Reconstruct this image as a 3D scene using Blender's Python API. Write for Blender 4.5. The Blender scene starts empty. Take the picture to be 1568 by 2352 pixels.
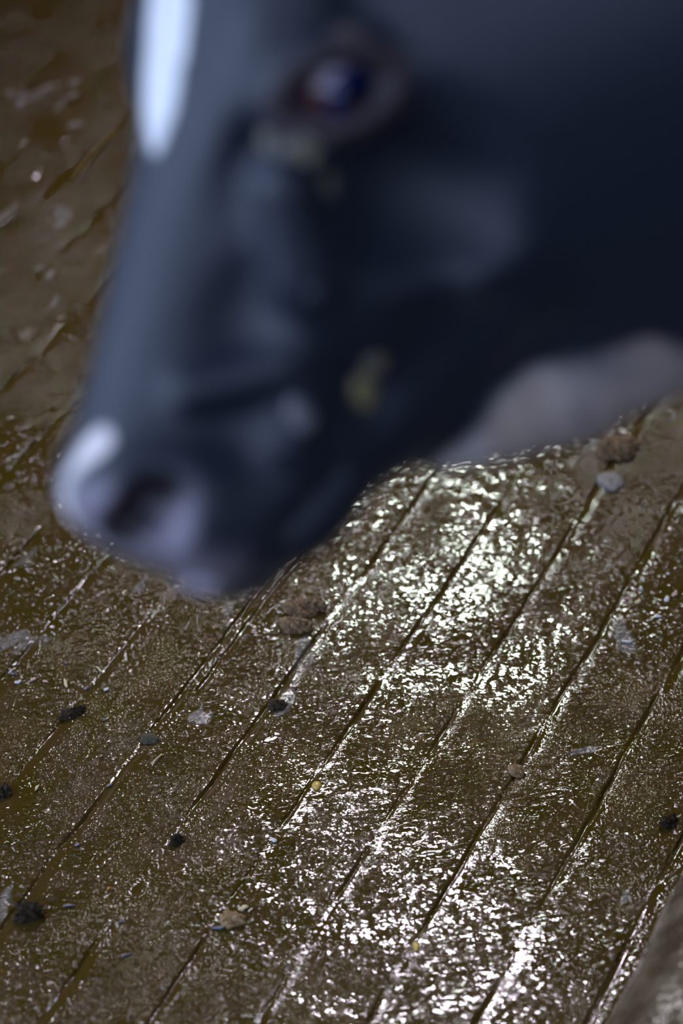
import bpy, bmesh, math, random
import numpy as np
from mathutils import Vector, Matrix

SC = bpy.context.scene
COL = SC.collection
random.seed(7)
RNG = np.random.default_rng(11)

# ------------------------------------------------------------------ camera
PITCH = math.radians(40.1)
FPX = 85.0 / 36.0 * 2352.0
CAM = np.array([0.0, 0.0, 1.47])
VR = np.array([1.0, 0.0, 0.0])
VU = np.array([0.0, math.sin(PITCH), math.cos(PITCH)])
VF = np.array([0.0, math.cos(PITCH), -math.sin(PITCH)])
cam_data = bpy.data.cameras.new('camera')
cam = bpy.data.objects.new('camera', cam_data)
COL.objects.link(cam)
cam.location = CAM
cam.rotation_euler = (math.radians(90) - PITCH, 0, 0)
cam_data.sensor_fit = 'VERTICAL'
cam_data.sensor_height = 36.0
cam_data.sensor_width = 24.0
cam_data.lens = 85.0
cam_data.clip_start = 0.05
cam_data.clip_end = 100
cam_data.dof.use_dof = True
cam_data.dof.focus_distance = 2.02
cam_data.dof.aperture_fstop = 2.8
SC.camera = cam

# ------------------------------------------------------------------ light
world = bpy.data.worlds.new('overcast_sky')
SC.world = world
world.use_nodes = True
bg = world.node_tree.nodes['Background']
bg.inputs['Color'].default_value = (0.53, 0.67, 1.0, 1)
bg.inputs['Strength'].default_value = 4.0

SC.view_settings.view_transform = 'Standard'
SC.view_settings.look = 'None'
SC.view_settings.gamma = 1.0
SC.view_settings.exposure = 0.0
SC.view_settings.use_curve_mapping = False
SC.cycles.use_denoising = True
SC.cycles.max_bounces = 6

# the barn is laid out along the grooves of its floor
GA = math.radians(25.9)
GU = np.array([math.sin(GA), math.cos(GA), 0.0])       # along the grooves
GV = np.array([math.cos(GA), -math.sin(GA), 0.0])      # across them
GZ = np.array([0.0, 0.0, 1.0])


def W(v, u, z=0.0):
    return GV * v + GU * u + GZ * z


CEIL_Z = 4.2
# roof lights: (centre x, centre y, width, length, radiance colour, radiance)
ROOF_LIGHTS = [
    ((0.34, 6.57), 0.56, 0.11, (0.9, 1, 0.84), 390.0),
    ((0.25, 6.0), 0.56, 0.11, (0.86, 1, 0.82), 480.0),
    ((0.1, 5.09), 0.54, 0.10, (1, 0.82, 0.97), 480.0),
    ((0.29, 4.67), 0.54, 0.10, (1, 0.88, 0.97), 390.0),
]
for i, ((lx, ly), lw, ll, lc, rad) in enumerate(ROOF_LIGHTS):
    ld = bpy.data.lights.new('roof_light', 'AREA')
    ld.shape = 'RECTANGLE'
    ld.size = lw
    ld.size_y = ll
    ld.color = lc
    ld.energy = rad * math.pi * lw * ll
    lo = bpy.data.objects.new('roof_light', ld)
    lo.location = (lx, ly, CEIL_Z - 0.03)
    lo.rotation_euler = (0, 0, -GA)
    COL.objects.link(lo)


# ------------------------------------------------------------------ helpers
def floor_pt(px, py, z=0.0):
    d = VF + (px - 784) / FPX * VR + (1176 - py) / FPX * VU
    t = (z - CAM[2]) / d[2]
    return CAM + t * d


def tag(o, label=None, cat=None, group=None, kind=None):
    if label: o['label'] = label
    if cat: o['category'] = cat
    if group: o['group'] = group
    if kind: o['kind'] = kind
    return o


def mesh_obj(name, verts, faces, mat, parent=None, smooth=True):
    me = bpy.data.meshes.new(name)
    me.from_pydata([tuple(map(float, v)) for v in verts], [], faces)
    if smooth:
        me.polygons.foreach_set('use_smooth', [True] * len(me.polygons))
    me.update()
    if mat: me.materials.append(mat)
    o = bpy.data.objects.new(name, me)
    COL.objects.link(o)
    if parent: o.parent = parent
    return o


def grid_mesh(name, P, quads, mat, smooth=True):
    me = bpy.data.meshes.new(name)
    nv, nf = len(P), len(quads)
    me.vertices.add(nv)
    me.vertices.foreach_set('co', np.ascontiguousarray(P, dtype=np.float32).ravel())
    me.loops.add(nf * 4)
    me.loops.foreach_set('vertex_index', np.ascontiguousarray(quads, dtype=np.int32).ravel())
    me.polygons.add(nf)
    me.polygons.foreach_set('loop_start', np.arange(0, nf * 4, 4, dtype=np.int32))
    me.polygons.foreach_set('loop_total', np.full(nf, 4, dtype=np.int32))
    me.polygons.foreach_set('use_smooth', np.full(nf, smooth, dtype=bool))
    me.update(calc_edges=True)
    me.validate()
    if mat: me.materials.append(mat)
    o = bpy.data.objects.new(name, me)
    COL.objects.link(o)
    return o


class Mat:
    def __init__(self, name):
        self.m = bpy.data.materials.new(name)
        self.m.use_nodes = True
        self.t = self.m.node_tree
        self.b = self.t.nodes['Principled BSDF']
        self.co = self.t.nodes.new('ShaderNodeTexCoord').outputs['Object']

    def n(self, typ, ins=None, **props):
        nd = self.t.nodes.new(typ)
        for k, v in props.items():
            setattr(nd, k, v)
        for k, v in (ins or {}).items():
            if isinstance(v, bpy.types.NodeSocket):
                self.t.links.new(v, nd.inputs[k])
            else:
                nd.inputs[k].default_value = v
        return nd

    def set(self, **kw):
        for k, v in kw.items():
            k = k.replace('_', ' ')
            if isinstance(v, bpy.types.NodeSocket):
                self.t.links.new(v, self.b.inputs[k])
            else:
                self.b.inputs[k].default_value = v

    def noise(self, scale, detail=2.0, rough=0.5, vec=None, dist=0.0):
        return self.n('ShaderNodeTexNoise', {'Vector': vec or self.co, 'Scale': scale, 'Detail': detail,
                                             'Roughness': rough, 'Distortion': dist}).outputs[0]

    def rng(self, val, a, b, c=0.0, d=1.0, smooth=True):
        return self.n('ShaderNodeMapRange', {0: val, 1: a, 2: b, 3: c, 4: d},
                      interpolation_type='SMOOTHSTEP' if smooth else 'LINEAR').outputs[0]

    def math(self, op, a, b=0.0, c=0.0):
        return self.n('ShaderNodeMath', {0: a, 1: b, 2: c}, operation=op).outputs[0]

    def mix(self, f, a, b):
        nd = self.t.nodes.new('ShaderNodeMix')
        nd.data_type = 'RGBA'
        for i, v in ((0, f), (6, a), (7, b)):
            if isinstance(v, bpy.types.NodeSocket):
                self.t.links.new(v, nd.inputs[i])
            else:
                nd.inputs[i].default_value = v if i == 0 else (*v, 1)
        return nd.outputs[2]

    def attr(self, name):
        return self.n('ShaderNodeAttribute', attribute_name=name)

    def bump(self, h, dist, strength=1.0, normal=None):
        ins = {'Height': h, 'Distance': dist, 'Strength': strength}
        if normal: ins['Normal'] = normal
        return self.n('ShaderNodeBump', ins).outputs[0]

    def mapping(self, scale, rotz=0.0, vec=None):
        r = self.n('ShaderNodeMapping', {'Vector': vec or self.co, 'Rotation': (0, 0, rotz)}).outputs[0]
        return self.n('ShaderNodeMapping', {'Vector': r, 'Scale': scale}).outputs[0]


def simple_mat(name, col, rough=0.6, var=0.25, scale=60.0, bump=0.0, spec=0.5):
    M = Mat(name)
    nz = M.noise(scale, 3, 0.6)
    a = tuple(c * (1 - var) for c in col)
    b = tuple(min(1, c * (1 + var)) for c in col)
    M.set(Base_Color=M.mix(M.rng(nz, 0.3, 0.7), a, b), Roughness=rough)
    M.b.inputs['Specular IOR Level'].default_value = spec
    if bump:
        M.set(Normal=M.bump(M.noise(scale * 1.5, 3, 0.6), bump))
    return M.m


# ------------------------------------------------------------------ materials of the setting
def floor_material():
    M = Mat('wet_grooved_concrete')
    gv = M.attr('groove').outputs['Fac']
    # colour: olive brown slurry, worn concrete showing through, rust brown specks
    big = M.noise(7.0, 4, 0.6, dist=0.4)
    mid = M.noise(26.0, 4, 0.6)
    slurry = M.mix(M.rng(mid, 0.35, 0.65), (0.046, 0.031, 0.003), (0.056, 0.034, 0.009))
    worn = M.mix(M.rng(M.noise(240.0, 3, 0.7), 0.35, 0.65), (0.028, 0.018, 0.009), (0.095, 0.063, 0.030))
    wm = M.math('MULTIPLY', M.rng(big, 0.53, 0.62), M.rng(M.noise(60.0, 3, 0.6), 0.38, 0.55))
    wm = M.math('MULTIPLY', wm, M.math('SUBTRACT', 1.0, gv))
    col = M.mix(M.math('MULTIPLY', wm, 0.6), slurry, worn)
    grey = M.noise(15.0, 3, 0.55, vec=M.mapping((1.0, 0.55, 1.0), GA), dist=0.6)
    gm = M.math('MULTIPLY', M.rng(grey, 0.635, 0.665), M.math('SUBTRACT', 1.0, gv))
    gcol = M.mix(M.rng(M.noise(160.0, 3, 0.6), 0.3, 0.7), (0.075, 0.064, 0.054), (0.15, 0.13, 0.11))
    col = M.mix(gm, col, gcol)
    rust = M.math('MULTIPLY', M.rng(M.noise(150.0, 2, 0.5, vec=M.mapping((1, 2.2, 1), GA)), 0.66, 0.74), 0.8)
    col = M.mix(rust, col, (0.16, 0.07, 0.02))
    dark = M.math('MULTIPLY', M.rng(M.noise(95.0, 3, 0.6), 0.36, 0.28), 0.55)
    col = M.mix(dark, col, (0.02, 0.013, 0.006))
    fl = M.noise(420.0, 1, 0.5)
    col = M.mix(M.rng(fl, 0.76, 0.79), col, (0.42, 0.34, 0.25))
    M.set(Base_Color=col)
    # film of water: level between small raised drops, grains and ripples
    zone = M.noise(8.0, 2, 0.5, dist=0.8)
    zone2 = M.noise(11.0, 2, 0.5, vec=M.mapping((1.0, 1.0, 1.0), 2.0), dist=0.5)
    calm = M.noise(17.0, 2, 0.5)
    keepf = M.math('SUBTRACT', 1.0, gv)

    def drops(scale, lo, hi, shift, src, amp, vec=None, det=1.0, dist=0.0):
        n = M.noise(scale, det, 0.5, vec=vec, dist=dist)
        n = M.math('ADD', n, M.math('MULTIPLY', M.math('SUBTRACT', src, 0.5), shift))
        n = M.math('MAXIMUM', M.math('MULTIPLY', M.math('SUBTRACT', n, lo), 1.0 / (hi - lo)), 0.0)
        return M.math('MULTIPLY', M.math('POWER', n, 1.3), amp)
    h = drops(185.0, 0.54, 0.70, 0.6, calm, 0.55)
    h = M.math('ADD', h, drops(480.0, 0.52, 0.68, 1.1, zone, 0.17))
    rv = M.mapping((0.42, 1.25, 1.0), math.radians(-10))
    h = M.math('ADD', h, drops(150.0, 0.54, 0.68, 1.2, zone2, 0.42, vec=rv, dist=0.5))
    h = M.math('MULTIPLY', M.math('SUBTRACT', h, 0.12), keepf)
    h = M.math('ADD', h, M.math('MULTIPLY', M.math('MULTIPLY', M.math('SUBTRACT', M.noise(55.0, 2, 0.5), 0.5), 0.9), M.math('MULTIPLY_ADD', keepf, 0.75, 0.25)))
    M.set(Normal=M.bump(h, 0.001))
    ro = M.math('MULTIPLY_ADD', wm, 0.06, 0.03)
    ro = M.math('MULTIPLY_ADD', gm, 0.22, ro)
    M.set(Roughness=ro, IOR=1.33)
    return M.m


def wall_mat(name, col):
    M = Mat(name)
    nz = M.noise(3.0, 4, 0.6)
    br = M.noise(30.0, 2, 0.6)
    M.set(Base_Color=M.mix(nz, tuple(c * 0.7 for c in col), col), Roughness=0.85, Normal=M.bump(br, 0.002))
    return M.m


m_floor = floor_material()
m_wall = wall_mat('stained_barn_wall', (0.06, 0.05, 0.042))
m_roof = wall_mat('dark_roof_boards', (0.020, 0.016, 0.013))


# ------------------------------------------------------------------ floor with its saw-cut grooves
GSP = 0.0745
GROOVES = [-0.411 + GSP * k for k in range(-90, 90)]
V0, V1, U0, U1 = -5.0, 6.5, -5.5, 9.5


def vnoise(x, y, seed, cell):
    """smooth value noise on arrays"""
    r = np.random.default_rng(seed)
    T = r.random((256, 256))
    fx, fy = x / cell, y / cell
    ix, iy = np.floor(fx).astype(int), np.floor(fy).astype(int)
    tx, ty = fx - ix, fy - iy
    tx, ty = tx * tx * (3 - 2 * tx), ty * ty * (3 - 2 * ty)
    g = lambda a, b: T[a % 256, b % 256]
    return (g(ix, iy) * (1 - tx) + g(ix + 1, iy) * tx) * (1 - ty) + (g(ix, iy + 1) * (1 - tx) + g(ix + 1, iy + 1) * tx) * ty - 0.5


def build_floor():
    vf = np.arange(-1.68, -0.12, 0.00125)
    vo = []
    for g in GROOVES:
        for e in (-0.0006, 0.0014, 0.005, 0.0125):
            v = g + e
            if V0 < v < V1 and not (-1.684 < v < -0.116):
                vo.append(v)
    v = np.unique(np.concatenate([vf, vo, [V0, V1]]))
    u = np.unique(np.concatenate([np.arange(0.85, 2.85, 0.0035), np.arange(U0, 0.8, 0.25), np.arange(2.95, U1 + 0.01, 0.25)]))
    U, V = np.meshgrid(u, v, indexing='ij')
    wob = vnoise(U, V * 0 + 3.3, 3, 0.09) * 0.004 + vnoise(U, V * 0 + 9.1, 4, 0.022) * 0.002
    fine = (U > 0.84) & (U < 2.86)
    wob = np.where(fine, wob, 0)
    k = np.floor((V - wob - GROOVES[0] + 0.001) / GSP)
    t = (V - wob) - (GROOVES[0] + k * GSP)            # 0 at the steep wall
    keep = 0.42 + 1.1 * vnoise(U, k * 7.7, 5, 0.07)   # how much of the cut is not silted up
    keep = np.clip(keep, 0.06, 0.9)

    crack = np.clip(0.40 + 1.5 * vnoise(U, k * 5.1, 6, 0.045), 0.0, 1.0)

    def cut(t, w, dep, crk):
        e = lambda x, a, b: np.clip((x - a) / (b - a), 0, 1)
        sm = lambda x: x * x * (3 - 2 * x)
        pan = sm(e(t, 0.0, 0.0025)) * (1 - sm(e(t, w - 0.004, w)))
        slot = np.exp(-((t - 0.0012) / 0.0009) ** 2)
        return -dep * pan - 0.0065 * crk * slot
    W0 = 0.0115
    z = cut(t, W0, 0.0003 * keep, crack)
    gmask = np.clip(1.15 - np.abs(t - 0.0048) / 0.0075, 0, 1) ** 0.6 * np.clip(0.8 + vnoise(U, V, 15, 0.02), 0, 1)
    # a second shallow cut runs beside one of the grooves
    t2 = V - wob - (-0.7725)
    on = (U > 1.30) & (U < 1.95)
    z = z + np.where(on, cut(t2, 0.007, 0.0008 * keep, crack * 0.8), 0)
    gmask = np.maximum(gmask, np.where(on, np.clip(1 - np.abs(t2 - 0.003) / 0.005, 0, 1), 0))
    und = vnoise(U, V, 8, 0.06) * 0.0007 + vnoise(U, V, 9, 0.024) * 0.00022 + vnoise(U, V, 10, 0.011) * 0.00006
    lip = np.exp(-((t - W0 - 0.003) / 0.004) ** 2) * 0.0006 * vnoise(U, V, 12, 0.02)
    z = z + np.where(fine & (V > -1.7) & (V < -0.1), und, 0)
    P = V[..., None] * GV + U[..., None] * GU + z[..., None] * GZ
    nu, nv = U.shape
    idx = np.arange(nu * nv).reshape(nu, nv)
    q = np.stack([idx[:-1, :-1], idx[:-1, 1:], idx[1:, 1:], idx[1:, :-1]], -1).reshape(-1, 4)
    q = q[:, ::-1]
    o = grid_mesh('floor', P.reshape(-1, 3), q, m_floor)
    a = o.data.attributes.new('groove', 'FLOAT', 'POINT')
    a.data.foreach_set('value', gmask.reshape(-1).astype(np.float32))
    tag(o, kind='structure')
    return o


floor_obj = build_floor()
if floor_obj.data.polygons[0].normal.z < 0:
    floor_obj.data.flip_normals()


def box_uvz(name, v0, v1, u0, u1, z0, z1, mat, kind='structure'):
    vs = [W(v, u, z) for z in (z0, z1) for u in (u0, u1) for v in (v0, v1)]
    fs = [(0, 2, 3, 1), (4, 5, 7, 6), (0, 1, 5, 4), (2, 6, 7, 3), (0, 4, 6, 2), (1, 3, 7, 5)]
    o = mesh_obj(name, vs, fs, mat, smooth=False)
    if kind: tag(o, kind=kind)
    return o


box_uvz('wall_back', -2.8, V1, U1, U1 + 0.2, 0, CEIL_Z, m_wall)
box_uvz('wall_right', V1, V1 + 0.2, -4.2, U1 + 0.2, 0, CEIL_Z, m_wall)
box_uvz('wall_left', -2.8, -2.6, 0.8, U1 + 0.2, 0, CEIL_Z, m_wall)  # unseen; placed so the side opening leaves the far floor dim
box_uvz('wall_added_shade', -1.98, -1.82, 1.35, 5.2, 0, 1.9, m_wall)  # unseen wall added to keep daylight off the far left floor
box_uvz('wall_front', -2.6, V1, -4.2, -4.0, 0, CEIL_Z, m_wall)  # unseen; added to cut sky light coming from behind the camera
box_uvz('ceiling', -2.8, V1 + 0.2, -1.7, U1 + 0.2, CEIL_Z, CEIL_Z + 0.15, m_roof)


# ------------------------------------------------------------------ the cow: one body surface from a distance field
KPX = 1.15 / FPX                      # metres per photo pixel at the head's distance
D0 = 1.15
TH = math.radians(21.5)
HA = np.array([-0.24, -0.9708, 0.0])                                        # towards the nose   (right, up, to camera)
HD = np.array([-0.9708 * math.cos(TH), 0.24 * math.cos(TH), math.sin(TH)])   # dorsal
HL = np.array([0.9708 * math.sin(TH), -0.24 * math.sin(TH), math.cos(TH)])   # towards the near cheek


def view2w(q):
    q = np.asarray(q, float)
    return q[..., 0:1] * VR + q[..., 1:2] * VU - q[..., 2:3] * VF


ORG_V = np.array([(400 - 784) * KPX, (1176 - 60) * KPX, 0.0])
HEAD_O = CAM + D0 * VF + view2w(ORG_V)
AW, DW, LW = view2w(HA), view2w(HD), view2w(HL)
HB = np.stack([AW, DW, LW])           # rows: head axes in the world


def H(s, d, l):
    """head point (units: photo pixels at the head's distance) to the world"""
    return HEAD_O + (s * AW + d * DW + l * LW) * KPX


def to_head(P):
    return (P - HEAD_O) @ HB.T / KPX


def project(P):
    r = np.asarray(P) - CAM
    z = r @ VF
    return 784 + FPX * (r @ VR) / z, 1176 - FPX * (r @ VU) / z


def I(px, py, l):
    """head coordinates of the point at lateral l that stands at photo position px, py"""
    s, d = 500.0, -300.0
    for _ in range(25):
        x, y = project(H(s, d, l))
        ex, ey = px - x, py - y
        s += 0.9 * (ex * -0.24 + ey * 0.9708)
        d += 0.9 * (ex * -0.9708 + ey * -0.24)
    return (s, d, l)


def axis(a, b, fine, margin):
    lo, hi = fine
    g = [np.arange(lo, hi, 0.004)]
    x = lo
    st = 0.004
    left = []
    while x > a:
        st = min(0.016, st * 1.25)
        x -= st
        left.append(x)
    x = g[0][-1]
    st = 0.004
    right = []
    while x < b:
        st = min(0.016, st * 1.25)
        x += st
        right.append(x)
    return np.concatenate([np.array(left[::-1]), g[0], np.array(right)])


class Field:
    def __init__(self, X, Y, Z):
        self.X, self.Y, self.Z = X.astype(np.float32), Y.astype(np.float32), Z.astype(np.float32)
        self.f = np.full((len(X), len(Y), len(Z)), 0.5, np.float32)
        self.w = np.full((len(X), len(Y), len(Z)), 0.5, np.float32) if False else None

    def sub(self, lo, hi):
        s = []
        for A, a, b in ((self.X, lo[0], hi[0]), (self.Y, lo[1], hi[1]), (self.Z, lo[2], hi[2])):
            i, j = np.searchsorted(A, a), np.searchsorted(A, b)
            s.append(slice(max(0, i - 1), min(len(A), j + 1)))
        return tuple(s)

    def pts(self, sl, c):
        return np.meshgrid(self.X[sl[0]] - np.float32(c[0]), self.Y[sl[1]] - np.float32(c[1]), self.Z[sl[2]] - np.float32(c[2]), indexing='ij', copy=False)

    def merge(self, sl, d, k, op):
        f = self.f[sl]
        if op == 'add':
            h = np.maximum(k - np.abs(f - d), 0) / k
            self.f[sl] = np.minimum(f, d) - h * h * k * 0.25
        else:
            d = -d
            h = np.maximum(k - np.abs(f - d), 0) / k
            self.f[sl] = np.maximum(f, d) + h * h * k * 0.25

    def ell(self, c, r, B=None, k=0.02, op='add'):
        c, r = np.asarray(c, float), np.asarray(r, float)
        B = np.eye(3) if B is None else B
        ext = np.sqrt(((B * r[:, None]) ** 2).sum(0)) + k + 0.03
        sl = self.sub(c - ext, c + ext)
        x, y, z = self.pts(sl, c)
        k0 = np.float32(0)
        k1 = np.float32(0)
        for i in range(3):
            q = (x * np.float32(B[i][0]) + y * np.float32(B[i][1]) + z * np.float32(B[i][2])) / np.float32(r[i])
            k0 = k0 + q * q
            q = q / np.float32(r[i])
            k1 = k1 + q * q
        k0, k1 = np.sqrt(k0), np.sqrt(k1)
        self.merge(sl, k0 * (k0 - 1) / np.maximum(k1, 1e-6), k, op)

    def cone(self, a, b, ra, rb, k=0.02, op='add', flat=None, ff=1.0):
        """tapered capsule; flat = axis along which the section is thinned by the factor ff"""
        a, b = np.asarray(a, float), np.asarray(b, float)
        m = max(ra, rb) + k + 0.03
        sl = self.sub(np.minimum(a, b) - m, np.maximum(a, b) + m)
        x, y, z = self.pts(sl, a)
        d = (b - a).astype(np.float32)
        L = float(d @ d)
        t = np.clip((x * d[0] + y * d[1] + z * d[2]) / max(L, 1e-9), 0, 1)
        x, y, z = x - t * d[0], y - t * d[1], z - t * d[2]
        q = x * x + y * y + z * z
        if flat is not None:
            fl = np.asarray(flat, np.float32)
            p = x * fl[0] + y * fl[1] + z * fl[2]
            q = q + p * p * np.float32(1 / ff ** 2 - 1)
        self.merge(sl, np.sqrt(np.maximum(q, 0)) - (ra + (rb - ra) * t), k, op)

    def sample(self, P):
        return None


def surface_nets(F):
    f = F.f
    X, Y, Z = F.X, F.Y, F.Z
    s = f < 0
    nx, ny, nz = f.shape
    cnt = np.zeros((nx - 1, ny - 1, nz - 1), np.uint8)
    cor = [(i, j, k) for i in (0, 1) for j in (0, 1) for k in (0, 1)]
    for i, j, k in cor:
        cnt += s[i:nx - 1 + i, j:ny - 1 + j, k:nz - 1 + k]
    act = np.argwhere((cnt > 0) & (cnt < 8))
    vid = np.full(cnt.shape, -1, np.int32)
    vid[tuple(act.T)] = np.arange(len(act))
    acc = np.zeros((len(act), 3))
    num = np.zeros(len(act))
    ax, ay, az = act.T
    co = lambda i, j, k: np.stack([X[ax + i], Y[ay + j], Z[az + k]], -1)
    for i, j, k in cor:
        for e in range(3):
            c2 = [i, j, k]
            if c2[e] == 1: continue
            c2[e] = 1
            fa = f[ax + i, ay + j, az + k]
            fb = f[ax + c2[0], ay + c2[1], az + c2[2]]
            m = (fa < 0) != (fb < 0)
            t = np.where(m, fa / np.where(m, fa - fb, 1), 0)[:, None]
            p = co(i, j, k) * (1 - t) + co(*c2) * t
            acc[m] += p[m]
            num[m] += 1
    P = acc / num[:, None]
    quads = []
    for e in range(3):
        o1, o2 = (e + 1) % 3, (e + 2) % 3
        a = [slice(1, -1)] * 3
        a[e] = slice(0, -1)
        b = list(a)
        b[e] = slice(1, None)
        sa, sb = s[tuple(a)], s[tuple(b)]
        E = np.argwhere(sa != sb)
        flip = sa[tuple(E.T)]
        base = E.copy()
        base[:, o1] += 1
        base[:, o2] += 1
        def cell(d1, d2):
            c = base.copy()
            c[:, o1] -= d1
            c[:, o2] -= d2
            return vid[c[:, 0], c[:, 1], c[:, 2]]
        q = np.stack([cell(1, 1), cell(0, 1), cell(0, 0), cell(1, 0)], -1)
        q[~flip] = q[~flip][:, ::-1]
        quads.append(q)
    q = np.concatenate(quads)
    q = q[(q >= 0).all(1)]
    return P, q


def smooth_mesh(P, q, it, lam=0.5):
    e = np.concatenate([q[:, [0, 1]], q[:, [1, 2]], q[:, [2, 3]], q[:, [3, 0]]])
    for _ in range(it):
        acc = np.zeros_like(P)
        for c in range(3):
            acc[:, c] = np.bincount(e[:, 0], P[e[:, 1], c], len(P)) + np.bincount(e[:, 1], P[e[:, 0], c], len(P))
        n = np.bincount(e[:, 0], minlength=len(P)) + np.bincount(e[:, 1], minlength=len(P))
        P = P + lam * (acc / np.maximum(n, 1)[:, None] - P)
    return P


def seg_dist(P, a, b):
    a, b = np.asarray(a), np.asarray(b)
    d = b - a
    t = np.clip(((P - a) @ d) / (d @ d), 0, 1)
    return np.linalg.norm(P - a - t[:, None] * d, axis=1), t


EYE = I(768, 212, 352)
EN = np.array([0.10, 0.12, 0.98]); EN /= np.linalg.norm(EN)       # out of the socket (s, d, l)
E1 = np.array([-0.52, -0.80, 0.1]); E1 -= EN * (E1 @ EN); E1 /= np.linalg.norm(E1)
E2 = np.cross(EN, E1)
if E2[0] > 0: E2 = -E2                                             # towards the poll


def Wd(v):
    return np.asarray(v) @ HB


def build_cow():
    X = axis(-0.24, 2.62, (-0.19, 0.26), 0)
    Y = axis(0.55, 1.95, (0.72, 1.24), 0)
    Z = axis(-0.01, 1.55, (0.56, 1.06), 0)
    F = Field(X, Y, Z)
    u = KPX

    def he(c, r, k=60, op='add', B=None):
        F.ell(H(*c), np.array(r) * u, HB if B is None else B, k * u, op)

    def hc(a, b, ra, rb, k=60, op='add', flat=None, ff=1.0):
        F.cone(H(*a), H(*b), ra * u, rb * u, k * u, op, None if flat is None else Wd(flat), ff)

    # --- trunk, neck, limbs (world metres)
    WX = np.array
    poll = H(-230, -420, 0)
    wither = WX([0.98, 1.32, 1.17])
    F.ell((1.10, 1.33, 0.98), (0.36, 0.235, 0.36), k=0.08)
    F.ell((1.62, 1.38, 0.94), (0.62, 0.30, 0.37), k=0.10)
    F.ell((2.16, 1.42, 1.04), (0.34, 0.255, 0.32), k=0.10)
    F.cone((1.0, 1.32, 1.26), (2.30, 1.43, 1.28), 0.09, 0.09, k=0.12)
    # neck
    n0 = H(-60, -780, -60)
    n1 = 0.5 * n0 + 0.5 * wither + WX([0, 0, -0.01])
    for a, b, ra, rb in ((n0, n1, 0.110, 0.150), (n1, wither, 0.150, 0.22)):
        F.cone(a, b, ra, rb, k=0.06)
    nu0 = H(-260, -480, -40)
    F.cone(nu0, wither + WX([0, 0, 0.05]), 0.085, 0.14, k=0.08)
    lo0 = H(*I(1240, 520, -20))
    lo1 = WX([0.86, 1.27, 1.00])
    F.cone(lo0, lo1, 0.068, 0.15, k=0.05)
    F.cone(H(*I(860, 1010, 60)), H(*I(1090, 880, 30)), 0.019, 0.026, k=0.03)
    F.cone(H(*I(1420, 740, 30)), (0.55, 1.21, 0.93), 0.032, 0.10, k=0.05)
    F.cone((0.55, 1.21, 0.93), (0.95, 1.31, 0.86), 0.10, 0.14, k=0.06)
    # dewlap
    dl = [H(*I(1030, 1040, 60)), H(*I(1170, 960, 70)), H(*I(1320, 890, 80)), H(*I(1500, 785, 80)), H(*I(1800, 610, 60)), (0.60, 1.23, 0.84), (0.90, 1.29, 0.74)]
    rr = [0.009, 0.018, 0.024, 0.026, 0.034, 0.055, 0.08]
    for i in range(len(dl) - 1):
        F.cone(dl[i], dl[i + 1], rr[i], rr[i + 1], k=0.018)
    # legs
    for sy in (-1, 1):
        y = 1.32 + sy * 0.15
        F.ell((1.02, y, 0.88), (0.15, 0.09, 0.26), k=0.06)
        F.cone((1.03, y, 0.78), (1.05, y, 0.44), 0.085, 0.052, k=0.04)
        F.ell((1.045, y, 0.43), (0.052, 0.05, 0.065), k=0.03)
        F.cone((1.05, y, 0.42), (1.06, y, 0.13), 0.040, 0.036, k=0.03)
        F.ell((1.055, y, 0.13), (0.045, 0.045, 0.04), k=0.02)
        F.cone((1.05, y, 0.12), (1.02, y, 0.075), 0.040, 0.044, k=0.02)
        y = 1.42 + sy * 0.15
        F.ell((2.20, y, 0.90), (0.22, 0.11, 0.28), k=0.08)
        F.cone((2.12, y, 0.72), (2.34, y, 0.50), 0.10, 0.055, k=0.05)
        F.ell((2.36, y, 0.48), (0.052, 0.045, 0.07), k=0.03)
        F.cone((2.35, y, 0.47), (2.31, y, 0.13), 0.044, 0.038, k=0.03)
        F.cone((2.31, y, 0.13), (2.27, y, 0.075), 0.042, 0.046, k=0.02)
    F.ell((1.95, 1.41, 0.60), (0.17, 0.14, 0.12), k=0.05)     # udder
    # tail
    tl = [(2.48, 1.44, 1.26), (2.54, 1.44, 1.10), (2.55, 1.44, 0.85), (2.54, 1.44, 0.62)]
    for i in range(3):
        F.cone(tl[i], tl[i + 1], 0.03 - 0.004 * i, 0.026 - 0.004 * i, k=0.02)
    F.ell((2.54, 1.44, 0.52), (0.035, 0.035, 0.12), k=0.02)

    # --- head
    he((-120, -330, 0), (430, 330, 335))
    he((80, -170, 0), (360, 170, 345), 50)
    he((-110, -165, 0), (400, 205, 370), 60)
    he((-60, -150, -200), (300, 200, 262), 60)
    hc((150, -235, 0), (860, -195, 0), 245, 190, 80)
    hc((200, -430, 0), (900, -400, 0), 330, 225, 80)
    he((1035, -255, 0), (185, 255, 262), 90)
    he((1060, -150, 75), (115, 140, 150), 50)
    he((1060, -150, -75), (115, 140, 150), 50)
    for g in (1, -1):
        # orbit, brow, cheek crest, masseter, jaw
        he((60, -270, 270 * g), (200, 200, 120), 80)
        hc((-90, -190, 330 * g), (-10, -120, 300 * g), 60, 55, 60)
        hc((240, -420, 285 * g), (640, -400, 215 * g), 85, 60, 90)
        he((330, -640, 215 * g), (330, 290, 130), 100)
        hc((330, -860, 190 * g), (1010, -560, 75 * g), 120, 95, 90)
        he((930, -500, 165 * g), (200, 150, 95), 80)
        he((1075, -330, 190 * g), (120, 180, 85), 60)
    he((1100, -470, 0), (150, 105, 165), 70)                    # chin
    he((1190, -370, 0), (70, 90, 170), 50)
    # ears (above the picture)
    for g in (1, -1):
        a = np.array([-330, -430, 330 * g]); b = np.array([-450, -520, 680 * g]); c = np.array([-400, -560, 1040 * g])
        hc(a, b, 70, 165, 40, flat=(0.8, 0.6, 0), ff=0.42)
        hc(b, c, 165, 60, 40, flat=(0.8, 0.6, 0), ff=0.42)
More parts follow.
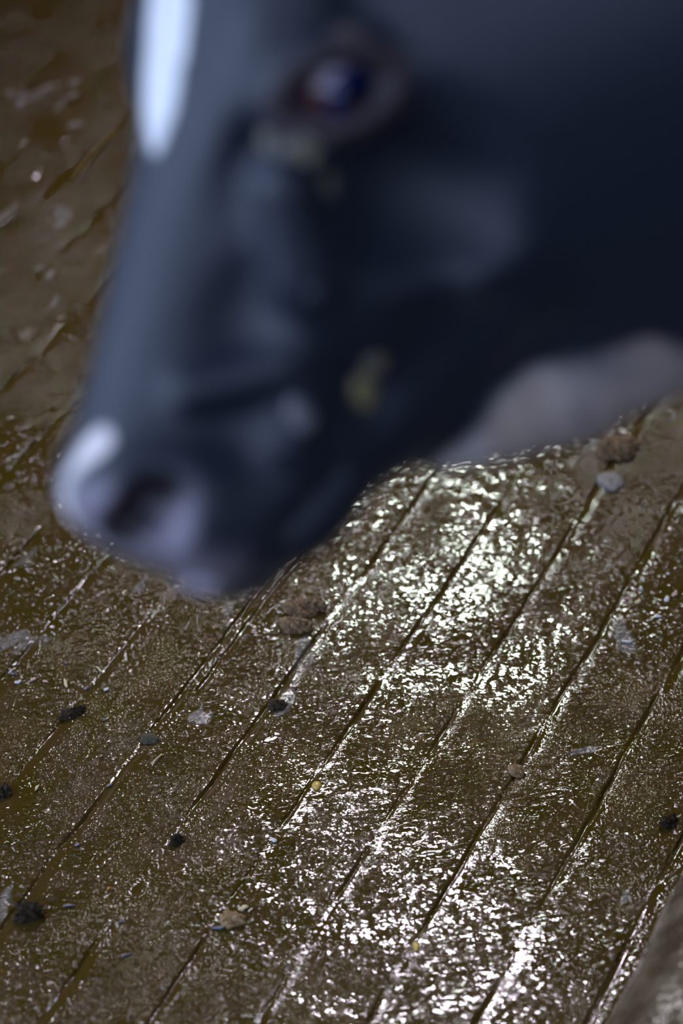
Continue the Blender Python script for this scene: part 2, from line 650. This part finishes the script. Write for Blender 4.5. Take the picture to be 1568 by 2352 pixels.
    # near-side modelling seen in the picture: hollow behind the eye, jaw ridge, cheek folds
    for g in (1, -1):
        def S(px, py, l):
            s, d, l2 = I(px, py, l)
            return (s, d, l2 * g)
        he(S(965, 440, 400), (175, 200, 125), 110, 'cut')
        he(S(1060, 850, 330), (150, 150, 90), 110, 'cut')
        he(S(560, 730, 300), (130, 70, 90), 80, 'cut')
        he(S(585, 400, 330), (110, 60, 85), 60, 'cut')
        hc(S(1120, 180, 250), S(1170, 420, 300), 52, 60, 40)
        hc(S(1170, 420, 300), S(1180, 560, 300), 60, 60, 40)
        hc(S(1180, 560, 300), S(1090, 640, 300), 60, 50, 40)
        hc(S(650, 430, 320), S(690, 640, 290), 70, 60, 80)
        hc(S(430, 900, 200), S(640, 850, 250), 40, 45, 60)
        hc(S(700, 900, 230), S(660, 1010, 240), 40, 50, 60)
        # mouth slit and nostril
        pts = [(1240, -300, 0), (1215, -345, 120 * g), (1130, -420, 215 * g), (1010, -500, 255 * g), (900, -560, 240 * g)]
        for i in range(4):
            hc(pts[i], pts[i + 1], 16, 18, 22, 'cut')
        nx = I(340, 1160, 195)
        na, nb = I(255, 1228, 150), I(345, 1140, 200)
        hc((na[0], na[1], 190 * g), (nb[0], nb[1], 248 * g), 36, 60, 24, 'cut')
        he((nx[0], nx[1], 215 * g), (50, 50, 75), 40, 'cut')
        he((nx[0] + 10, nx[1] - 50, 240 * g), (70, 40, 50), 30, 'cut')
        # socket and lids
        E = np.array([EYE[0], EYE[1], EYE[2] * 1.0])
        sg = np.array([1, 1, g])
        Bs = np.stack([Wd(E1 * sg), Wd(E2 * sg), Wd(EN * sg)])
        F.ell(H(*((E + EN * 30) * sg)), np.array([132, 72, 90]) * u, Bs, 40 * u, 'cut')
        for up in (1, -1):
            prev = None
            for q in np.linspace(0, math.pi, 8):
                r2 = 96 if up > 0 else 80
                off = E1 * (-142 * math.cos(q)) + E2 * (r2 * math.sin(q) * up) + EN * (28 * math.sin(q) + (12 if up > 0 else -8))
                p = (E + off) * sg
                if prev is not None:
                    hc(prev, p, 34, 34, 26)
                prev = p
    F.f[:, :, F.Z < 0.05] = np.maximum(F.f[:, :, F.Z < 0.05], 0.01)
    P, q = surface_nets(F)
    P = smooth_mesh(P, q, 3)
    o = grid_mesh('body', P, q, None)
    Q = to_head(P)
    s, d, l = Q[:, 0], Q[:, 1], Q[:, 2]

    black = np.array([0.008, 0.012, 0.024])  # black hair with the sky's blue cast put into its colour
    col = np.tile(black, (len(P), 1))

    def paint(m, c):
        m = np.clip(m, 0, 1)[:, None]
        col[:] = col * (1 - m) + np.asarray(c) * m
    wig = vnoise(s / 100, l / 100, 21, 0.3) * 14
    # blaze down the forehead
    hw = np.interp(s, [-700, -60, 60, 160, 240, 290, 320], [128, 128, 120, 95, 60, 26, -10])
    ce = np.interp(s, [-700, -60, 290], [28, 28, 85])
    paint(((hw - np.abs(l - ce) + wig) / 14) * (d > -330) * (s > -720), (0.88, 0.88, 0.88))
    # snip on the nose
    dist, _ = seg_dist(Q, (965, -20, 125), (1140, -40, -10))
    paint((44 - dist + wig * 0.5) / 12 * 1.0, (0.80, 0.74, 0.72))
    skin = np.zeros(len(P))
    # bare nose and lips
    m = np.clip((s - 1010 - 0.25 * (d + 150)) / 60, 0, 1) * np.clip((d + 430) / 60, 0, 1) * np.clip((275 - np.abs(l)) / 60, 0, 1)
    snip = np.clip((44 - dist) / 12, 0, 1)
    paint(m * (1 - snip) * 0.9, (0.27, 0.235, 0.29))
    skin = np.maximum(skin, m)
    nn = I(345, 1165, 195)
    for g in (1, -1):
        na, nb = I(255, 1228, 150), I(345, 1140, 200)
        dn, tt = seg_dist(Q, (na[0], na[1], 165 * g), (nb[0], nb[1], 215 * g))
        paint((66 + 14 * tt - dn) / 22, (0.012, 0.008, 0.012))  # nostril hollow painted near-black to deepen its shade
        # bare rim round the eye
        Ev = np.array([EYE[0], EYE[1], EYE[2] * g])
        r = Q - Ev
        a = (r @ (E1 * [1, 1, g])) / 165; b = (r @ (E2 * [1, 1, g])) / 105
        rr2 = np.sqrt(a * a + b * b)
        near = np.clip((150 - np.abs(r @ (EN * [1, 1, g]))) / 60, 0, 1)
        paint(np.clip((1.15 - rr2) / 0.2, 0, 1) * near * 0.8, (0.045, 0.030, 0.034))
    # ears' inside stays black; dewlap and throat white, smudged brown above
    dmin = np.full(len(P), 9.0)
    for i in range(len(dl) - 1):
        dd, t = seg_dist(P, dl[i], dl[i + 1])
        dmin = np.minimum(dmin, dd - (rr[i] + (rr[i + 1] - rr[i]) * t))
    nzw = vnoise(P[:, 0], P[:, 1] + P[:, 2], 31, 0.03) * 0.010
    wm = (0.012 - dmin + nzw) / 0.006
    paint(wm * (P[:, 0] < 1.1), (0.60, 0.54, 0.54))
    smudge = np.clip((dmin + 0.003) / 0.009, 0, 1) * (P[:, 0] > 0.07) * (P[:, 0] < 1.0)
    paint(np.clip(wm, 0, 1) * smudge * 0.8, (0.30, 0.21, 0.15))
    # body patches and white lower legs, belly
    pn = vnoise(P[:, 0], P[:, 2] * 1.2, 41, 0.42)
    paint(((pn - 0.06) / 0.01) * (P[:, 0] > 1.25) * (P[:, 2] > 0.5), (0.62, 0.60, 0.58))
    paint((0.42 + 0.05 * pn - P[:, 2]) / 0.01 * (P[:, 0] > 0.8), (0.55, 0.52, 0.48))
    paint((0.115 - P[:, 2]) / 0.01 * (P[:, 0] > 0.8), (0.05, 0.04, 0.035))
    me = o.data
    ca = me.color_attributes.new('coat', 'FLOAT_COLOR', 'POINT')
    rgba = np.concatenate([col, np.ones((len(P), 1))], 1).astype(np.float32)
    ca.data.foreach_set('color', rgba.ravel())
    a = me.attributes.new('skin', 'FLOAT', 'POINT')
    a.data.foreach_set('value', skin.astype(np.float32))
    return o, P


M = Mat('short_cow_hair')
cc = M.attr('coat').outputs['Color']
sk = M.attr('skin').outputs['Fac']
hairn = M.noise(900.0, 2, 0.6, vec=M.mapping((1, 1, 0.25)))
v = M.n('ShaderNodeHueSaturation', {'Color': cc, 'Value': M.rng(hairn, 0.3, 0.7, 0.8, 1.2)}).outputs[0]
M.set(Base_Color=v, Roughness=M.rng(sk, 0.0, 1.0, 0.45, 0.36), Normal=M.bump(hairn, 0.0006))
M.b.inputs['Sheen Weight'].default_value = 0.10
M.b.inputs['Sheen Roughness'].default_value = 0.5
M.b.inputs['Sheen Tint'].default_value = (0.75, 0.85, 1.0, 1)
m_coat = M.m

cow = bpy.data.objects.new('cow', None)
COL.objects.link(cow)
cow.location = (1.6, 1.38, 0)
tag(cow, 'black cow with white blaze and pale throat, head lowered over wet floor', 'cow')
body, bodyP = build_cow()
body.data.materials.append(m_coat)
body.parent = cow
body.matrix_parent_inverse = Matrix.Translation(-Vector(cow.location))


def under(o, root):
    o.parent = root
    o.matrix_parent_inverse = Matrix.Translation(-Vector(root.location))
    return o


def uv_sphere_part(name, centre, r, B, mat, parent, zmin=-1.0, nseg=40, nring=24, scale=(1, 1, 1)):
    """sphere cap; B rows are the local axes, the pole is B[2]"""
    vs, fs = [], []
    tmax = math.acos(max(-1, zmin))
    for i in range(nring + 1):
        t = tmax * i / nring
        for j in range(nseg):
            p = 2 * math.pi * j / nseg
            q = np.array([math.sin(t) * math.cos(p) * scale[0], math.sin(t) * math.sin(p) * scale[1], math.cos(t) * scale[2]]) * r
            vs.append(np.asarray(centre) + q @ B)
    for i in range(nring):
        for j in range(nseg):
            a, b = i * nseg + j, i * nseg + (j + 1) % nseg
            fs.append((a, a + nseg, b + nseg, b))
    return mesh_obj(name, vs, fs, mat)


# eyes
Me = Mat('wet_eyeball')
ew = Me.attr('white_of_eye').outputs['Fac']
en = Me.noise(120.0, 2, 0.5)
Me.set(Base_Color=Me.mix(ew, (0.085, 0.035, 0.038), (0.50, 0.44, 0.52)), Roughness=0.15)
m_eye = Me.m
Mi = Mat('sky_tinted_iris')
Mi.set(Base_Color=Mi.mix(Mi.rng(Mi.noise(300.0, 2, 0.5), 0.4, 0.6), (0.004, 0.010, 0.070), (0.006, 0.014, 0.10)), Roughness=0.05)  # blue of the reflected sky is put into the iris colour
m_iris = Mi.m
Mp = Mat('pupil')
Mp.set(Base_Color=(0.002, 0.003, 0.015, 1), Roughness=0.05)
m_pupil = Mp.m
for g in (1, -1):
    sg = np.array([1, 1, g])
    ec = (np.array(EYE) - EN * 62) * sg
    B = np.stack([Wd(E1 * sg), Wd(E2 * sg), Wd(EN * sg)])
    eb = under(uv_sphere_part('eyeball', H(*ec), 108 * KPX, B, m_eye, None), cow)
    wa = []
    for v in eb.data.vertices:
        q = (to_head(np.array(v.co)) * sg - np.array(EYE) + EN * 62) / 108
        wa.append(max(0.0, min(1.0, 1.25 - math.hypot((q @ E1 - 0.05) / 0.42, (q @ E2 - 0.36) / 0.30))))
    at = eb.data.attributes.new('white_of_eye', 'FLOAT', 'POINT')
    at.data.foreach_set('value', wa)
    gz = EN + E2 * -0.28 + E1 * 0.36
    gz /= np.linalg.norm(gz)
    gy = E2 - gz * (gz @ E2); gy /= np.linalg.norm(gy)
    gx = np.cross(gy, gz)
    Bi = np.stack([Wd(gx * sg), Wd(gy * sg), Wd(gz * sg)])
    ir = uv_sphere_part('iris', H(*ec), 112 * KPX, Bi, m_iris, None, zmin=0.80)
    ir.parent = eb
    pu = uv_sphere_part('pupil', H(*ec), 114 * KPX, Bi, m_pupil, None, zmin=0.93)
    pu.parent = eb
for nm, cx, cy, base in (('hoof', 1.02, 1.17, 0), ('hoof', 1.02, 1.47, 0), ('hoof', 2.27, 1.27, 0), ('hoof', 2.27, 1.57, 0)):
    mh = bpy.data.materials.get('hoof_horn') or simple_mat('hoof_horn', (0.03, 0.025, 0.022), 0.5)
    vs, fs = [], []
    n = 20
    for zi, (z, rx, ry, ox) in enumerate(((0.001, 0.062, 0.05, -0.012), (0.03, 0.058, 0.048, -0.008), (0.085, 0.046, 0.044, 0.004))):
        for j in range(n):
            p = 2 * math.pi * j / n
            cleft = 1 - 0.28 * math.exp(-((abs(math.sin(p)) / 0.25) ** 2)) * (math.cos(p) < 0)
            vs.append((cx + ox + rx * math.cos(p) * cleft, cy + ry * math.sin(p), z))
    for zi in range(2):
        for j in range(n):
            a, b = zi * n + j, zi * n + (j + 1) % n
            fs.append((a, b, b + n, a + n))
    fs.append(tuple(range(n))[::-1]); fs.append(tuple(range(2 * n, 3 * n)))
    under(mesh_obj(nm, vs, fs, mh), cow)


# ------------------------------------------------------------------ concrete kerb, near right corner
def build_kerb():
    top = 0.135
    e1 = floor_pt(1556, 2060, top)
    v_edge = float(e1 @ GV)
    prof = [(-0.028, 0.0), (-0.024, 0.05), (-0.012, 0.098), (0.010, 0.124), (0.04, 0.134), (0.09, top), (0.20, top), (0.30, top), (0.34, 0.11), (0.345, 0.0)]
    pv, pz = [], []
    for i in range(len(prof) - 1):
        for t in np.linspace(0, 1, 14, endpoint=False):
            pv.append(prof[i][0] * (1 - t) + prof[i + 1][0] * t)
            pz.append(prof[i][1] * (1 - t) + prof[i + 1][1] * t)
    pv.append(prof[-1][0]); pz.append(0.0)
    pv, pz = np.array(pv), np.array(pz)
    uu = np.concatenate([np.arange(-1.0, 0.7, 0.05), np.arange(0.7, 1.9, 0.004), np.arange(1.9, 2.05, 0.01)])
    UU, PV = np.meshgrid(uu, pv, indexing='ij')
    PZ = np.broadcast_to(pz, UU.shape).copy()
    w = np.clip(PZ / top, 0, 1)
    PZ += w * (vnoise(UU, PV, 51, 0.05) * 0.010 + vnoise(UU, PV, 52, 0.015) * 0.004)
    PV = PV + w * vnoise(UU, PZ, 53, 0.07) * 0.022
    P = (PV + v_edge)[..., None] * GV + UU[..., None] * GU + PZ[..., None] * GZ
    nu, nv = UU.shape
    idx = np.arange(nu * nv).reshape(nu, nv)
    q = np.stack([idx[:-1, :-1], idx[1:, :-1], idx[1:, 1:], idx[:-1, 1:]], -1).reshape(-1, 4)[:, ::-1]
    K = Mat('muddy_kerb_concrete')
    c = K.mix(K.rng(K.noise(28.0, 4, 0.6), 0.35, 0.65), (0.050, 0.036, 0.020), (0.135, 0.105, 0.070))
    K.set(Base_Color=c, Roughness=0.22, Normal=K.bump(K.noise(150.0, 2, 0.5), 0.0024))
    o = grid_mesh('concrete_kerb', P.reshape(-1, 3), q, K.m)
    # close the ends
    bm = bmesh.new(); bm.from_mesh(o.data)
    be = [e for e in bm.edges if e.is_boundary]
    bmesh.ops.holes_fill(bm, edges=be, sides=0)
    bmesh.ops.recalc_face_normals(bm, faces=bm.faces)
    bm.to_mesh(o.data); bm.free()
    tag(o, 'rough grey concrete kerb in the near right corner, beside the grooved floor', 'kerb')


build_kerb()


# ------------------------------------------------------------------ bits lying on the floor
def clod(name, px, py, wpx, hpx, z, mat, seed, label, cat='mud clod', group='lumps of mud on the floor', rot=0.0, lump=0.65):
    """an uneven lump: width across the view, depth along it, height"""
    p = floor_pt(px, py)
    sc = np.linalg.norm(p - CAM) / FPX
    a, b = wpx * sc / 2, hpx * sc / 2 / 0.72
    r = np.random.default_rng(seed)
    bm = bmesh.new()
    bmesh.ops.create_icosphere(bm, subdivisions=5, radius=1.0)
    off = r.random(3) * 20
    for v in bm.verts:
        c = np.array(v.co)
        t1, t2 = c[0] * 1.3 + off[0] + c[2], c[1] * 1.3 + off[1] - c[2] * 0.7
        n1 = float(vnoise(np.array([t1]), np.array([t2]), seed, 0.7)[0])
        n2 = float(vnoise(np.array([t1]), np.array([t2]), seed + 1, 0.24)[0])
        n3 = float(vnoise(np.array([t1 + c[2]]), np.array([t2]), seed + 2, 0.09)[0])
        k = 1 + lump * (n1 * 1.1 + n2 * 0.8 + n3 * 0.5)
        q = c * k
        zz = q[2] * (1 + 0.5 * n3)
        if zz < 0: zz *= 0.25
        x, y = q[0] * a, q[1] * b
        v.co = (x * math.cos(rot) - y * math.sin(rot), x * math.sin(rot) + y * math.cos(rot), zz * z + z * 0.10)
    me = bpy.data.meshes.new(name)
    bm.to_mesh(me); bm.free()
    me.polygons.foreach_set('use_smooth', [True] * len(me.polygons))
    me.materials.append(mat)
    o = bpy.data.objects.new(name, me)
    COL.objects.link(o)
    o.location = (p[0], p[1], 0.0)
    return tag(o, label, cat, group)


m_dung = simple_mat('drying_mud', (0.20, 0.125, 0.06), 0.75, 0.55, 260.0, 0.002)
m_dark = simple_mat('dark_wet_mud', (0.040, 0.028, 0.016), 0.6, 0.5, 300.0, 0.001, 0.15)
m_crumb = simple_mat('tan_crumbs', (0.30, 0.19, 0.09), 0.7, 0.5, 500.0, 0.001)
clod('mud_clod', 700, 1398, 80, 34, 0.008, m_dung, 101, 'drying brown mud lump with a dark crack, upper half, under the cow\'s chin', rot=0.12)
clod('mud_clod', 676, 1442, 62, 30, 0.007, m_dung, 117, 'lower half of the cracked brown mud pair left of the brightest glare, orange edge', rot=-0.1)
clod('mud_clod', 1412, 1038, 92, 44, 0.011, m_dung, 123, 'ochre mud lump below the pale throat, far right, dark underneath', rot=0.1)
clod('mud_clod', 1402, 1108, 60, 50, 0.004, simple_mat('grey_mud', (0.16, 0.15, 0.14), 0.5, 0.4, 300.0, 0.001), 131, 'flat grey lump just in front of the ochre lump at far right', lump=0.25)
clod('mud_clod', 68, 2102, 62, 34, 0.011, m_dark, 141, 'dark knobbly mud lump with a white speck at lower left edge', rot=0.5)
clod('mud_clod', 1536, 1893, 40, 22, 0.007, m_dark, 151, 'small black lump near the right edge above the kerb', rot=0.3)
clod('mud_clod', 8, 1822, 30, 24, 0.006, m_dark, 161, 'dark lump cut by the left edge where a groove leaves the picture')
clod('mud_clod', 168, 1640, 56, 16, 0.005, m_dark, 171, 'jagged dark crumb ridge lying across a groove at left', rot=0.5)
clod('mud_clod', 404, 1934, 34, 16, 0.006, m_dark, 181, 'small dark crumb plugging a groove, lower left of centre', rot=0.4)
clod('mud_clod', 1186, 1772, 30, 26, 0.004, m_crumb, 191, 'rusty crumb on the groove right of centre', rot=0.2)
clod('mud_clod', 536, 2112, 56, 30, 0.005, m_crumb, 201, 'tan crumbly clump under a cream flake, lower left of centre', lump=0.7)
clod('mud_clod', 636, 1622, 34, 20, 0.004, m_dark, 211, 'dark pit-like crumb on the long groove left of the glare', lump=0.6)
clod('mud_clod', 345, 1698, 44, 22, 0.003, simple_mat('slate_mud', (0.070, 0.060, 0.040), 0.6, 0.3, 200.0, 0.0005, 0.2), 221, 'flat grey-green flake on a groove, left part of the floor', lump=0.3)


def flake(name, px, py, lpx, wpx, ang, mat, seed, label, cat, group, th=0.0012, bend=0.0, lift=0.0012, pts=5):
    """an irregular thin chip with thickness; ang = image angle of its long side"""
    p = floor_pt(px, py)
    q = floor_pt(px + 10 * math.cos(ang), py - 10 * math.sin(ang))
    d = (q - p); sc = np.linalg.norm(d) / 10; d = d / np.linalg.norm(d)
    n = np.array([-d[1], d[0], 0])
    sw = np.linalg.norm(p - CAM) / FPX / 0.85
    r = np.random.default_rng(seed)
    L, Wd2 = lpx * sc, wpx * sw
    ring = []
    m = pts * 2
    for i in range(m):
        t = 2 * math.pi * i / m
        k = 1 + (r.random() - 0.5) * 1.0
        x = math.cos(t) * L / 2 * (0.75 + 0.25 * k)
        y = math.sin(t) * Wd2 / 2 * k + bend * ((x / (L / 2)) ** 2) * L
        ring.append((x, y))
    vs, fs = [], []
    for zz, f in ((0.0, 0.92), (th * 0.5, 1.0), (th, 0.9)):
        for x, y in ring:
            c = d * x * f + n * y * f
            cur = lift * (0.5 + 0.5 * math.sin(x / L * 4 + seed))
            vs.append((c[0], c[1], zz + cur))
    vs.append((0, 0, 0.0 + lift * 0.5)); vs.append((0, 0, th * 1.3 + lift * 0.6))
    for k in range(2):
        for i in range(m):
            a, b = k * m + i, k * m + (i + 1) % m
            fs.append((a, b, b + m, a + m))
    for i in range(m):
        fs.append(((i + 1) % m, i, 3 * m)); fs.append((2 * m + i, 2 * m + (i + 1) % m, 3 * m + 1))
    o = mesh_obj(name, vs, fs, mat)
    o.location = (p[0], p[1], 0.0)
    return tag(o, label, cat, group)


m_white = simple_mat('pale_husk', (0.60, 0.58, 0.56), 0.4, 0.12, 300.0)
m_cream = simple_mat('cream_husk', (0.55, 0.46, 0.28), 0.5, 0.2, 300.0)
m_pink = simple_mat('pinkish_husk', (0.50, 0.33, 0.27), 0.5, 0.15, 300.0)
m_lilac = simple_mat('lilac_film', (0.20, 0.17, 0.22), 0.3, 0.2, 300.0)
m_yellow = simple_mat('maize_yellow', (0.50, 0.34, 0.08), 0.35, 0.2, 300.0)
m_orange = simple_mat('orange_seed', (0.42, 0.20, 0.03), 0.4, 0.2, 300.0)
GF = 'chaff and husk flakes scattered on the floor'
FL = [
    ('husk_flake', 42, 1568, 17, 8, 0.35, m_white, 'bright white husk near the left edge with a cream fleck above it', 0),
    ('husk_flake', 49, 1558, 11, 4, -0.9, m_cream, 'cream sliver curling over the white husk at the left edge', 0.2),
    ('husk_flake', 76, 1563, 16, 5, 0.25, m_pink, 'pinkish short chip right of the white husk at the left edge', 0),
    ('husk_flake', 104, 1568, 15, 5, -0.35, m_pink, 'dull pink sliver between the white husk and the upright cream husk', 0.1),
    ('husk_flake', 150, 1571, 20, 8, -1.3, m_cream, 'cream upright husk on brown slurry, left part of the floor', 0),
    ('husk_flake', 27, 1543, 19, 4, 0.8, m_white, 'thin pale stick beside the groove at the left edge', 0),
    ('husk_flake', 34, 1550, 16, 5, 0.3, m_lilac, 'lilac curved fleck under the thin pale stick at the left edge', 0.25),
    ('husk_flake', 198, 1583, 13, 6, 0.0, m_lilac, 'lilac fleck sitting in the groove right of the cream husk', 0.2),
    ('husk_flake', 244, 1585, 11, 8, -0.4, m_white, 'small white fleck alone right of the lilac fleck', 0),
    ('husk_flake', 152, 1525, 8, 4, 0.0, m_lilac, 'tiny lilac fleck above the cream upright husk', 0),
    ('husk_flake', 43, 1529, 7, 5, 0.0, m_lilac, 'tiny lilac dot above the thin pale stick', 0),
    ('husk_flake', 228, 1540, 16, 4, -0.8, m_cream, 'dull cream sliver across the groove end, left of the chin', 0),
    ('husk_flake', 628, 1930, 18, 9, -0.25, m_white, 'white triangular flake just left of the pink glare', 0),
    ('husk_flake', 558, 2088, 26, 12, 0.35, m_cream, 'cream flake lying on the tan crumbly clump', 0),
    ('husk_flake', 500, 2133, 34, 6, -0.02, simple_mat('blue_film', (0.14, 0.16, 0.20), 0.25), 'bluish wet sliver below the tan crumbly clump', 0),
    ('husk_flake', 955, 2177, 14, 22, 0.1, m_yellow, 'dull yellow leaf scrap low in the middle of the floor', 0.0),
    ('husk_flake', 85, 1812, 18, 5, 1.0, m_cream, 'narrow straw-coloured sliver near the left edge, midway down', 0),
    ('husk_flake', 250, 2043, 11, 5, 1.4, m_orange, 'tiny orange seed husk, lower left', 0),
    ('husk_flake', 1440, 1376, 13, 6, 0.0, m_pink, 'pink chip beside the cream chip at right', 0),
    ('husk_flake', 1464, 1383, 17, 9, 0.5, m_cream, 'cream chip right of the pink chip at right', 0),
    ('husk_flake', 1530, 1378, 12, 9, 1.2, m_white, 'bluish white chip near the right edge', 0),
    ('husk_flake', 1548, 1368, 12, 9, 0.3, m_pink, 'pink chip touching the right-edge white chip', 0),
    ('husk_flake', 1471, 1353, 9, 6, -1.2, m_white, 'small oval white fleck above the pink and cream chips', 0),
    ('husk_flake', 1512, 1419, 19, 5, -0.1, m_white, 'short curved white stick near the right edge', 0.2),
    ('husk_flake', 1440, 1475, 26, 6, 0.1, m_white, 'longer straight white stick lying below the chips at right', 0.05),
    ('husk_flake', 240, 1655, 8, 5, 0.4, m_lilac, 'tiny pale lilac fleck beside the jagged crumb ridge', 0),
    ('husk_flake', 159, 1651, 12, 4, 0.0, m_lilac, 'lilac curl under the jagged crumb ridge', 0.2),
    ('husk_flake', 252, 1805, 14, 5, 0.2, m_lilac, 'bluish fleck in the middle of the lower left grooves', 0.1),
    ('husk_flake', 178, 1943, 13, 6, 0.1, m_lilac, 'bluish bubble-like fleck left of the long hair', 0.1),
    ('husk_flake', 160, 2082, 30, 4, 0.1, m_lilac, 'thin blue-violet streak of film at lower left', 0.0),
    ('husk_flake', 290, 2196, 28, 4, 0.35, m_lilac, 'slanting blue-violet sliver near the bottom left', 0.0),
    ('husk_flake', 280, 2118, 12, 4, 0.0, m_lilac, 'blue-violet fleck at the head of a bottom-left groove', 0.0),
]
for i, (nm, px, py, L, wd, an, mt, lab, bd) in enumerate(FL):
    flake(nm, px, py, L, wd, an, mt, 300 + i, lab, 'flake', GF, bend=bd)


def kernel(px, py, mat, label):
    p = floor_pt(px, py)
    bm = bmesh.new()
    bmesh.ops.create_uvsphere(bm, u_segments=24, v_segments=16, radius=1)
    for v in bm.verts:
        c = v.co
        k = 1.0 - 0.35 * max(0, -c.y)
        v.co = (c.x * 0.0042 * k, c.y * 0.0050, c.z * 0.0026 + 0.0005)
    me = bpy.data.meshes.new('maize_kernel'); bm.to_mesh(me); bm.free()
    me.polygons.foreach_set('use_smooth', [True] * len(me.polygons)); me.materials.append(mat)
    o = bpy.data.objects.new('maize_kernel', me); COL.objects.link(o); o.location = (p[0], p[1], 0)
    tag(o, label, 'kernel')
    return o


kernel(727, 1806, m_yellow, 'yellow maize kernel sitting in a groove at the centre of the floor')


def strand(name, pts, rad, mat, label, cat, group=None, z=0.0015):
    W3 = [floor_pt(*p) + np.array([0, 0, z + (0.0012 if 0 < i < len(pts) - 1 else 0)]) for i, p in enumerate(pts)]
    # Catmull-Rom tube
    P = [W3[0]] + W3 + [W3[-1]]
    path = []
    for i in range(1, len(P) - 2):
        for t in np.linspace(0, 1, 10, endpoint=False):
            a, b, c, d = P[i - 1], P[i], P[i + 1], P[i + 2]
            path.append(0.5 * ((2 * b) + (-a + c) * t + (2 * a - 5 * b + 4 * c - d) * t * t + (-a + 3 * b - 3 * c + d) * t ** 3))
    path.append(W3[-1])
    path = np.array(path)
    vs, fs, n = [], [], 8
    for i, p in enumerate(path):
        t = path[min(i + 1, len(path) - 1)] - path[max(i - 1, 0)]
        t /= np.linalg.norm(t)
        s = np.cross(t, GZ); s /= np.linalg.norm(s)
        w = np.cross(s, t)
        for j in range(n):
            q = 2 * math.pi * j / n
            vs.append(p + rad * (s * math.cos(q) + w * math.sin(q)))
    for i in range(len(path) - 1):
        for j in range(n):
            a, b = i * n + j, i * n + (j + 1) % n
            fs.append((a, b, b + n, a + n))
    fs.append(tuple(range(n))[::-1]); fs.append(tuple(range(len(vs) - n, len(vs))))
    return tag(mesh_obj(name, vs, fs, mat), label, cat, group)


m_hair = simple_mat('pale_hair', (0.35, 0.30, 0.24), 0.4)
m_straw = simple_mat('wet_straw', (0.13, 0.09, 0.012), 0.6, 0.3, 80.0)
GH = 'loose hairs on the floor'
strand('cow_hair', [(244, 1962), (255, 1949), (268, 1939), (284, 1932)], 0.00022, m_hair, 'fine pale hair curving over the slurry at lower left', 'hair', GH)
strand('cow_hair', [(252, 2129), (256, 2120), (264, 2111)], 0.0002, m_hair, 'short fine hair above a groove near the bottom left', 'hair', GH)
strand('cow_hair', [(557, 2022), (566, 2020), (578, 2021), (586, 2025)], 0.0003, m_cream, 'short light hair just above the tan crumbly clump', 'hair', GH)
strand('cow_hair', [(617, 1913), (621, 1906), (626, 1900)], 0.0002, m_hair, 'tiny hair above the white triangular flake', 'hair', GH)
strand('cow_hair', [(1275, 1815), (1290, 1812), (1310, 1813)], 0.0002, m_hair, 'thin hair right of centre, over the pale glare', 'hair', GH)
strand('straw_stalk', [(168, 424), (195, 385), (230, 345), (268, 305)], 0.0019, m_straw, 'blurred yellow straw stalk on the dark floor left of the forehead', 'straw', z=0.003)
strand('straw_stalk', [(350, 1762), (356, 1752), (372, 1735)], 0.0007, m_cream, 'short cream straw piece by the middle groove, left of the glare', 'straw')


# ------------------------------------------------------------------ dirt stuck in the face hair
from mathutils.bvhtree import BVHTree
_me = body.data
_bv = BVHTree.FromPolygons([v.co for v in _me.vertices], [p.vertices[:] for p in _me.polygons])


def on_face(px, py):
    d = VF + (px - 784) / FPX * VR + (1176 - py) / FPX * VU
    d = d / np.linalg.norm(d)
    hit = _bv.ray_cast(Vector(CAM), Vector(d))
    return hit[0], hit[1]


def speck(px, py, r, mat, label, seed, squash=0.35, name='dried_dirt_speck', cat='dirt speck', el=1.0):
    loc, nrm = on_face(px, py)
    if loc is None: return
    bm = bmesh.new()
    bmesh.ops.create_icosphere(bm, subdivisions=3, radius=1.0)
    for v in bm.verts:
        c = np.array(v.co)
        k = 1 + 0.5 * float(vnoise(np.array([c[0] + c[2] + 5]), np.array([c[1] + 5]), seed, 0.5)[0])
        v.co = (c[0] * r * k, c[1] * r * k * el, c[2] * r * squash * k)
    me = bpy.data.meshes.new(name); bm.to_mesh(me); bm.free()
    me.polygons.foreach_set('use_smooth', [True] * len(me.polygons)); me.materials.append(mat)
    o = bpy.data.objects.new(name, me); COL.objects.link(o)
    o.rotation_mode = 'QUATERNION'
    o.rotation_quaternion = nrm.to_track_quat('Z', 'Y')
    o.location = loc
    tag(o, label, cat, 'dirt stuck in the cow\'s face hair')


m_speck = simple_mat('dried_dirt', (0.17, 0.15, 0.11), 0.6, 0.2)
m_specky = simple_mat('yellow_feed', (0.22, 0.19, 0.08), 0.5, 0.2)
speck(858, 838, 0.0060, m_speck, 'round tan dirt speck at the corner of the cow\'s mouth', 401)
speck(832, 895, 0.0068, m_specky, 'yellowish feed crumb just below the tan speck by the mouth corner', 402, el=1.5)
speck(612, 320, 0.0075, m_speck, 'brown dirt patch at the inner corner below the cow\'s eye', 403)
speck(695, 350, 0.0085, m_speck, 'wide brown dirt patch straight below the cow\'s eye', 404, squash=0.2)
speck(756, 425, 0.0055, m_speck, 'small round dirt speck on the cheek below the eye patches', 405)
speck(690, 950, 0.0060, simple_mat('pale_whisker_tuft', (0.16, 0.15, 0.17), 0.5), 'greyish pale tuft on the upper lip fold', 406, el=1.6)
speck(722, 672, 0.0035, simple_mat('grey_speck', (0.07, 0.075, 0.09), 0.4), 'faint grey speck in the middle of the cheek', 407)
